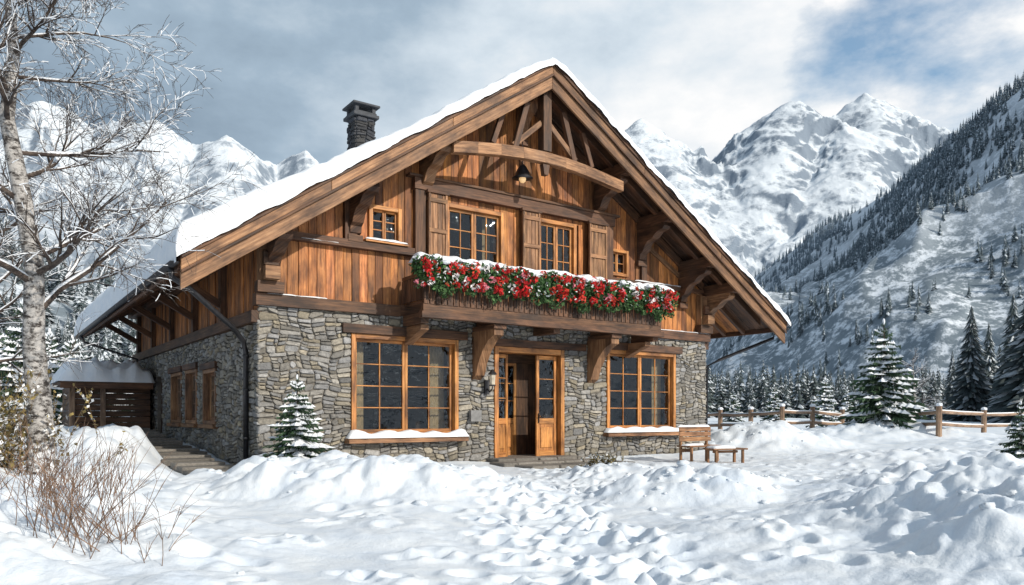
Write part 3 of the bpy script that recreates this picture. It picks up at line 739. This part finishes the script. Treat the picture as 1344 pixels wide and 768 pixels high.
wn.box(-1.0,-.46,.96,1.02,.1,2.6,1);wn.box(.28,1.0,.96,1.02,.1,2.6,1)
wn.build('window_and_door_joinery',[W_HON,W_DRK,W_MID,W_MID],ch,bevel=.006)
gl.build('window_glass',[GLASS],ch,fix=False); cu.build('curtains',[CURT],ch,smooth=True,fix=False)
sn.build('sill_snow',[SNOWR],ch,smooth=True,fix=False)
# ---- roof
rf=M()
b=BF+.05
while b<BB-.05:
    w=R.uniform(.17,.22); k=R.uniform(.65,1.25); e=min(b+w-.008,BB)
    for (p,q) in ((EL+.06,RA0-.002),(RA0+.002,ER-.06)):
        o=R.uniform(0,.01)
        rf.prism([(p,roof(p)-.17+o),(q,roof(q)-.17+o),(q,roof(q)-.06),(p,roof(p)-.06)],'b',b,e,0 if b>0 else 1,(k,k,k))
    b+=w
for (p,q) in ((EL,RA0),(RA0,ER)):
    rf.prism([(p,roof(p)-.055),(q,roof(q)-.055),(q,roof(q)),(p,roof(p))],'b',BF-.1,BB+.1,1)
    sg=1 if p==RA0 else -1
    N=3
    for i in range(N):
        x0=p+(q-p)*i/N+(.002 if i else 0); x1=p+(q-p)*(i+1)/N-.002
        rf.prism([(x0,roof(x0)-.33),(x1,roof(x1)-.33),(x1,roof(x1)-.06),(x0,roof(x0)-.06)],'b',BF-.06,BF+.0,2 if sg<0 else 3)
    rf.prism([(p,roof(p)-.66),(q,roof(q)-.66),(q,roof(q)-.335),(p,roof(p)-.335)],'b',BF-.02,BF+.045,2 if sg<0 else 3)
    rf.prism([(p,roof(p)-.37),(q,roof(q)-.37),(q,roof(q)-.31),(p,roof(p)-.31)],'b',BF-.085,BF-.064,1)
    rf.prism([(p,roof(p)-.12),(q,roof(q)-.12),(q,roof(q)-.058),(p,roof(p)-.058)],'b',BF-.1,BF-.064,1)
for (p,q) in ((EL+.5,RA0-.003),(RA0+.003,ER-.5)):
    rf.prism([(p,roof(p)-.42),(q,roof(q)-.42),(q,roof(q)-.175),(p,roof(p)-.175)],'b',BF+.5,BF+.64,1)
b=.1
while b<14:
    for (p,q) in ((EL+.1,AL+.3),(AR-.3,ER-.1)): rf.prism([(p,roof(p)-.3),(q,roof(q)-.32),(q,roof(q)-.175),(p,roof(p)-.175)],'b',b,b+.11,1)
    b+=.75
for (x0,x1) in ((EL-.02,EL+.04),(ER-.04,ER+.02)): rf.box(x0,x1,BF+.05,BB,roof((x0+x1)/2)-.28,roof((x0+x1)/2)-.07,1)
rf.build('roof_structure',[W_SID,W_DRK,W_MID,W_VRG],ch,bevel=.008)
na,nb=260,150
aa=np.concatenate([EL-.12+np.array([0,.0,.02,.05,.1,.16,.24]),np.linspace(EL+.25,ER-.25,na),ER+.12-np.array([.24,.16,.1,.05,.02,0,0])])
bb=np.concatenate([BF-.16+np.array([0,0,.015,.04,.08,.13,.2]),np.linspace(BF+.1,BB,nb),BB+.14-np.array([.1,.05,.02,0,0])])
A,B=np.meshgrid(aa,bb,indexing='ij')
da=np.minimum(A-aa[0],aa[-1]-A); db=np.minimum(B-bb[0],bb[-1]-B)
thk=.18+.36*np.clip((EL+4.5-A)/4.5,0,1)+.1*np.clip((B-BF)/3,0,1)+.06*fbm(A*.9,B*.9,3)
pr=np.sqrt(np.clip(1-(1-np.clip(da/.22,0,1))**2,0,1))*np.sqrt(np.clip(1-(1-np.clip(db/.16,0,1))**2,0,1))
rz=np.where(A<RA0,ZL+(A-EL)*(ZP-ZL)/(RA0-EL),ZR+(ER-A)*(ZP-ZR)/(ER-RA0)); rz=rz-.08*np.exp(-((A-RA0)/.25)**2)
Zs=rz+.005+thk*(.25+.75*pr)+.03*fbm(A*3,B*3,2)*pr
Zs[0,:]=rz[0,:]-.12+.07*fbm(bb*1.5,bb*0,3); Zs[-1,:]=rz[-1,:]-.05; Zs[:,0]=rz[:,0]-.05+.04*fbm(aa*2,aa*0,4); Zs[:,-1]=rz[:,-1]-.05
wob=.05*fbm(A*1.5,B*0,3)*np.exp(-db/.2); wob2=.06*fbm(B*1.5,A*0+4,3)*np.exp(-da/.2)
V=np.stack([A+wob2,B+wob,Zs],-1).reshape(-1,3)
npmesh('roof_snow',V,grid_faces(len(aa),len(bb)),[SNOWR],parent=ch)
gt=M()
def gutter(a,z,s):
    pts=[];N=8
    for b in (BF-.05,BB):
        for k in range(N+1): t=math.pi*k/N; pts.append((a+.075*math.cos(t),b,z-.075*math.sin(t)))
    gt.add(pts,[(k,k+1,N+2+k,N+1+k) for k in range(N)]+[tuple(range(N+1))])
gutter(EL-.1,3.88,0); gutter(ER+.1,3.88,0)
gt.tube([(EL-.1,-1.05,3.8),(EL-.08,-1.0,3.66),(EL+.25,-.85,3.5),(-7.3,.1,2.95),(-7.0,.45,2.72),(-6.93,.5,2.5),(-6.93,.5,.1)],[.055]*7,10)
gt.tube([(ER+.1,-.9,3.8),(ER+.05,-.85,3.6),(7.2,-.1,2.9),(6.85,.1,2.7),(6.82,.12,.1)],[.05]*5,10)
gt.tube([(EL-.1,13,3.8),(EL,13,3.6),(-7.0,13,3.1),(-6.93,13,.1)],[.045]*4,8)
for z in (.7,1.7,2.4): gt.tube([(-6.93,.5,z),(-6.93,.5,z+.05)],[.067,.067],10)
gt.build('gutters_and_downpipes',[METAL],ch,smooth=True)
# chimney
cm=M(); ca,cb=-3.1,3.35; dz=-.3
st=M()
for T in (lambda u,d,z:(ca-.29+u,cb-.29+d,z),lambda u,d,z:(ca-.29+d,cb-.29+u,z),lambda u,d,z:(ca+.29-d,cb-.29+u,z)):
    stones((0,.58,7.5,9.35+dz),T,int(cb*9))
st.T=None; st.c=[(c[0]*.2,c[1]*.22,c[2]*.27) for c in st.c]; st.v=[(x+(ca-x)*.12,y+(cb-y)*.12,z) for x,y,z in st.v]; st.build('chimney_stones',[STONE],ch)
SOOT=plain('soot_stone',(.06,.065,.075),.8)
cm.box(ca-.25,ca+.25,cb-.25,cb+.25,7.3,9.35+dz,0); cm.box(ca-.36,ca+.36,cb-.36,cb+.36,9.353+dz,9.44+dz,0); cm.box(ca-.31,ca+.31,cb-.31,cb+.31,9.443+dz,9.5+dz,0)
for sx in (-1,1):
    for sy in (-1,1): cm.box(ca+sx*.24-.05,ca+sx*.24+.05,cb+sy*.24-.05,cb+sy*.24+.05,9.5+dz,9.64+dz,0)
cm.box(ca-.38,ca+.38,cb-.38,cb+.38,9.643+dz,9.7+dz,0)
cm.tube([(ca,cb,9.7+dz),(ca,cb,9.75+dz)],[.3,.2],10,0)
cm.build('chimney',[SOOT],ch,bevel=.01)
lp=M()
la,lb=-.62,-.55
lp.tube([(la,lb,8.4),(la,lb,7.25)],[.012,.012],6); lp.tube([(la,lb,7.3),(la,lb,7.24),(la,lb,7.12),(la,lb,7.0),(la,lb,6.97)],[.04,.1,.16,.2,.26],14)
lp.blob((la,lb,6.95),(.09,.09,.1),1,seg=10,ring=7,j=0)
gm,gnt,gb=mat('lamp_globe'); gb.inputs['Base Color'].default_value=(.8,.6,.35,1); gb.inputs['Emission Color'].default_value=(1,.6,.25,1); gb.inputs['Emission Strength'].default_value=.5
lp.build('pendant_bell_lamp',[METAL,gm],ch,smooth=True)
ls=M(); a,z=-1.36,1.9
ls.box(a-.06,a+.06,-.12,-.06,z-.2,z+.15,0); ls.tube([(a,-.1,z-.05),(a,-.22,z-.14),(a,-.34,z-.06),(a,-.34,z+.02)],[.018]*4,6)
ls.tube([(a,-.34,z+.0),(a,-.34,z+.03)],[.08,.08],8); ls.tube([(a,-.34,z+.035),(a,-.34,z+.27)],[.06,.075],8,2)
ls.tube([(a,-.34,z+.275),(a,-.34,z+.29),(a,-.34,z+.4)],[.11,.11,.02],8)
ls.box(-1.85,-1.55,-.16,-.07,1.05,1.32,1)
ls.build('wall_lantern_and_mailbox',[METAL,plain('slate',(.2,.2,.2),.6),plain('lantern_glass',(.55,.5,.4),.2)],ch)
dsn=M()
for (x0,x1,y0,y1,z0,z1) in ((-1.35,1.35,-.6,.9,-.1,.15),(-1.6,1.6,-1.2,-.55,-.1,.09),(-1.3,1.9,-1.9,-1.15,-.1,.045)):
    u=x0
    while u<x1-.05:
        w=min(R.uniform(.4,.8),x1-u); v=R.uniform(.15,.24); dsn.box(u,u+w-.015,y0+R.uniform(-.04,.04),y1,z0,z1+R.uniform(-.006,.006),0,(v*1.08,v,v*.9)); u+=w
u=-1.2
for i in range(17):
    v=.17*R.uniform(.7,1.3); dsn.box(-8.3+R.uniform(-.1,.1),-7.25+R.uniform(-.1,.1),u,u+.52,-.1,.1+.045*i,0,(v*1.08,v,v*.9)); u+=.64
dsn.build('stone_steps',[STONE],ch,bevel=.02)
# ---- balcony flowers
fl=M(); r=random.Random(77)
def leafq(c,s,col,m=fl,mi=0):
    v=Vector((r.uniform(-1,1),r.uniform(-1,1),r.uniform(-1,1))).normalized(); w=v.cross(Vector((r.uniform(-1,1),r.uniform(-1,1),r.uniform(-1,1)))).normalized()
    c=Vector(c); m.add([c-v*s,c+w*s*.5-v*s*.1,c+v*s,c-w*s*.5+v*s*.1],[(0,1,2,3)],mi,col)
def flpos():
    t=r.uniform(BL-.3,BR+.25); th=r.uniform(-.6,math.pi*.75)+math.pi*.35
    rr_=math.sqrt(r.random()); hh=.31*(1+.35*float(perlin(t*1.8,3)))
    return (t,BY-.12+.3*rr_*math.cos(th+.4),4.25+hh*rr_*math.sin(th)*1.15-.05)
for i in range(10000):
    p=flpos(); g=r.uniform(.5,1.9); leafq(p,r.uniform(.03,.07),(.04*g,.1*g,.028*g))
for i in range(850):
    t=r.uniform(BL-.25,BR+.2); L=.3+.24*float(perlin(t*2.3,9)); g=r.uniform(.5,1.7)
    for k in range(5): leafq((t+r.uniform(-.06,.06),BY-.2+r.uniform(-.12,.06),4.15-L*r.random()),.05,(.045*g,.1*g,.03*g))
for i in range(250):
    t=r.uniform(BL-.25,BR+.22); th=r.uniform(.2,2.9)
    c=(t,BY-.18-.27*math.sin(th),4.2+.32*math.cos(th)*.9+.03)
    q=r.random(); s=r.uniform(.045,.085)
    if float(perlin(t*2.2,20))<-.1 and q<.75: continue
    col=(.6,.014,.015) if q<.68 else ((.7,.06,.03) if q<.86 else ((.8,.78,.78) if q<.94 else (.7,.22,.28)))
    for k in range(13):
        d=Vector((r.gauss(0,1),r.gauss(0,1)-.5,r.gauss(0,1))).normalized()*s*1.1; g=r.uniform(.6,1.15)
        leafq((c[0]+d.x,c[1]+d.y,c[2]+d.z),s*.75,tuple(x*g for x in col))
lump(fl,TF,BL-.3,BR+.28,BY-.3,BY+.16,4.46,.18,4,120,12,1)
for i in range(150):
    t=r.uniform(BL-.25,BR+.25); fl.blob((t,BY-.12+r.uniform(-.25,.12),4.5+r.uniform(-.1,.06)),(r.uniform(.04,.14),.07,r.uniform(.03,.06)),1,(.85,.87,.9),8,6,.2)
for i in range(200):
    t=r.uniform(BL-.25,BR+.25); leafq((t,BY-.42+r.uniform(-.03,.06),4.2+r.uniform(-.25,.2)),.04,(.7,.75,.75))
fl.build('balcony_flowers',[FOL,SNOWR],ch,fix=False)
bs=M(); lump(bs,TF,BL+.2,BR-.2,BY+.25,-.2,3.69,.1,8); bs.build('balcony_snow',[SNOWR],ch,smooth=True,fix=False)
# ================================================================ woodshed
sh=bpy.data.objects.new('woodshed',None); scene.collection.objects.link(sh); sh.location=ch.location; sh.rotation_euler=ch.rotation_euler
m=M(); s0,s1,t0,t1=-9.2,-7.0,10.6,13.0
z=-.1
while z<2.0:
    m.box(s0,s1,t0,t0+.08,z,z+.17,0); m.box(s0,s0+.08,t0+.085,t1,z,z+.17,0); m.box(s1-.08,s1,t0+.085,t1,z,z+.17,0); z+=.18
m.box(s0-.02,s0+.14,t0-.04,t0+.1,0,2.1,1); m.box(s0+.8,s0+.95,t0-.05,t0-.003,0,2.1,1)
m.box(s0-.25,s1,t0-.35,t1+.2,2.1,2.22,0); m.box(s0-.28,s1+.02,t0-.4,t0-.353,2.0,2.24,0)
m.build('shed_walls',[W_DRK,W_GRY],sh,bevel=.01)
m=M(); lump(m,None,s0-.35,s1+.1,t0-.45,t1+.3,2.2,.6,3,30,24); m.build('shed_snow',[SNOWR],sh,smooth=True,fix=False)
# ================================================================ fence
fp=[(905,33),(945,31.5),(985,30),(1026,28.5),(1066,30),(1105,31.5),(1160,31),(1232,26),(1291,30),(1350,32),(1420,33),(1500,33)]
m=M(); prev=None
for (px,D) in fp:
    x,y=pix(px,D); z=gz(x,y); hgt=1.05
    m.tube([(x,y,z-.2),(x+.02,y,z+hgt)],[.1,.095],8,0,(1.3,1.3,1.3)); m.blob((x+.02,y,z+hgt+.02),(.12,.12,.08),1,j=.05)
    if prev:
        for hh in (.42,.84):
            a=Vector(prev)+Vector((0,0,hh)); b_=Vector((x,y,z+hh+R.uniform(-.04,.04))); m.tube([a,(a+b_)/2+Vector((0,0,-.02)),b_],[.065,.06,.065],7,0,(1.3,1.3,1.3))
            m.tube([a+Vector((0,0,.05)),(a+b_)/2+Vector((0,0,.035)),b_+Vector((0,0,.05))],[.035,.04,.03],6,1)
    prev=(x,y,z)
m.build('rail_fence',[W_GRY,SNOWR],smooth=False)
# ================================================================ bench + table
def furn(name,px,D,rot,fn,lift=0):
    x,y=pix(px,D); e=bpy.data.objects.new(name,None); scene.collection.objects.link(e); e.location=(x,y,gz(x,y)-.02+lift); e.rotation_euler=(0,0,rot)
    fn(e)
def bench(e):
    m=M()
    for k in range(4): m.box(-.6,.6,-.22+k*.115,-.115+k*.115,.42,.46,0)
    for x in (-.52,.46):
        m.box(x,x+.06,-.2,-.14,0,.419,0); m.box(x,x+.06,.16,.22,0,.95,0); m.box(x+.003,x+.057,-.139,.159,.3,.38,0)
    for k in range(3): m.box(-.6,.6,.135,.159,.56+k*.13,.67+k*.13,0)
    m.build('bench_frame',[W_MID],e,bevel=.006)
    m=M(); lump(m,None,-.6,.6,.12,.24,.93,.06,2,14,4); lump(m,None,-.58,.1,-.1,.14,.455,.05,7,14,6); m.build('bench_snow',[SNOWR],e,smooth=True,fix=False)
def table(e):
    m=M()
    for k in range(4): m.box(-.5,.5,-.24+k*.12,-.125+k*.12,.36,.4,0)
    for x in (-.42,.36):
        for y in (-.2,.14): m.box(x,x+.06,y,y+.06,0,.359,0)
    m.box(-.36,.36,-.02,.03,.28,.34,0)
    m.build('table_frame',[W_MID],e,bevel=.006)
    m=M(); lump(m,None,-.46,.2,-.2,.2,.395,.06,5,14,8); m.build('table_snow',[SNOWR],e,smooth=True,fix=False)
furn('wooden_bench',918,19.6,math.radians(35),bench); furn('wooden_table',952,18.9,math.radians(20),table)
def stump(e):
    m=M(); m.tube([(0,0,0),(0,0,.3)],[.14,.13],12,0); m.tube([(.3,.05,0),(.3,.05,.25)],[.1,.1],12,0); m.build('log_stumps',[W_HON],e)
    m=M(); m.blob((0,0,.32),(.12,.12,.05),0); m.build('stump_snow',[SNOWR],e,smooth=True)
furn('chopping_stump',450,14.9,0,stump,.08)
m=M(); r2=random.Random(3)
for i in range(380):
    bx=r2.choice(BANKS[:6]+BANKS[9:16]+BANKS[3:4]); x=bx[0]+r2.gauss(0,bx[2]*.65); y=bx[1]+r2.gauss(0,bx[3]*.65)
    if y<4.5: continue
    a,b=to_house(x,y)
    if b>-.4 and -7<a<7: continue
    s=r2.uniform(.015,.05)*(1.5 if r2.random()<.12 else 1); m.blob((x,y,gz(x,y)+s*.1),(s*1.3,s*1.1,s*.7),0,seg=7,ring=5,j=.25)
m.build('snow_clods',[SNOW],smooth=True,fix=False)
# ================================================================ world / light / camera
w=bpy.data.worlds.new('World'); scene.world=w; w.use_nodes=True; nt=w.node_tree
bg=nt.nodes['Background']; out=nt.nodes['World Output']
sky=nd(nt,'ShaderNodeTexSky'); sky.sky_type='NISHITA'; sky.sun_disc=False; el=math.radians(28); az=math.radians(130)
sky.sun_elevation=el; sky.sun_rotation=az
nt.links.new(mixc(nt,1.0,sky.outputs[0],(.82,1.1,1.15),'MULTIPLY'),bg.inputs[0]); bg.inputs[1].default_value=.15
tc=nd(nt,'ShaderNodeTexCoord'); mp=nd(nt,'ShaderNodeMapping'); mp.inputs['Scale'].default_value=(1,1,1.9); nt.links.new(tc.outputs['Generated'],mp.inputs[0])
n1=noise(nt,mp.outputs[0],2.6,10,.57)
sp=nd(nt,'ShaderNodeSeparateXYZ'); nt.links.new(tc.outputs['Generated'],sp.inputs[0])
v=math_(nt,'ADD',math_(nt,'MULTIPLY',sp.outputs[0],.8),math_(nt,'MULTIPLY',math_(nt,'SUBTRACT',n1,.5),1.9))
v=math_(nt,'ADD',v,math_(nt,'MULTIPLY',sp.outputs[2],-.55)); v=math_(nt,'ADD',v,.8)
cr=ramp(nt,[(.05,(.23,.31,.4)),(.38,(.38,.49,.6)),(.68,(.68,.77,.85)),(.95,(1,1,1))]); nt.links.new(v,cr.inputs[0])
bg2=nd(nt,'ShaderNodeBackground'); nt.links.new(cr.outputs[0],bg2.inputs[0]); bg2.inputs[1].default_value=1.0
vd=nd(nt,'ShaderNodeVectorMath',operation='DISTANCE'); nt.links.new(tc.outputs['Generated'],vd.inputs[0]); vd.inputs[1].default_value=(.39,.80,.44)
g=math_(nt,'ADD',vd.outputs[1],math_(nt,'MULTIPLY',math_(nt,'SUBTRACT',n1,.5),.8))
mr=nd(nt,'ShaderNodeMapRange'); mr.inputs[1].default_value=.0; mr.inputs[2].default_value=.11; mr.inputs[3].default_value=.15; mr.inputs[4].default_value=1; nt.links.new(g,mr.inputs[0])
ms=nd(nt,'ShaderNodeMixShader'); nt.links.new(mr.outputs[0],ms.inputs[0]); nt.links.new(bg.outputs[0],ms.inputs[1]); nt.links.new(bg2.outputs[0],ms.inputs[2])
nt.links.new(ms.outputs[0],out.inputs[0])
sl=bpy.data.lights.new('sun','SUN'); sl.energy=3.8; sl.angle=math.radians(.8); sl.color=(1,.92,.8)
so=bpy.data.objects.new('sun',sl); scene.collection.objects.link(so)
sv=Vector((math.sin(az)*math.cos(el),math.cos(az)*math.cos(el),math.sin(el))); so.rotation_euler=(-sv).to_track_quat('-Z','Y').to_euler()
cam=bpy.data.cameras.new('camera'); co=bpy.data.objects.new('camera',cam); scene.collection.objects.link(co)
co.location=(0,0,CH); co.rotation_euler=(math.radians(90),0,0); cam.sensor_width=36; cam.lens=F/1344*36; cam.shift_y=161/1344; cam.clip_end=12000; cam.clip_start=.05
scene.camera=co
scene.view_settings.view_transform='Standard'; scene.view_settings.look='None'; scene.view_settings.exposure=0
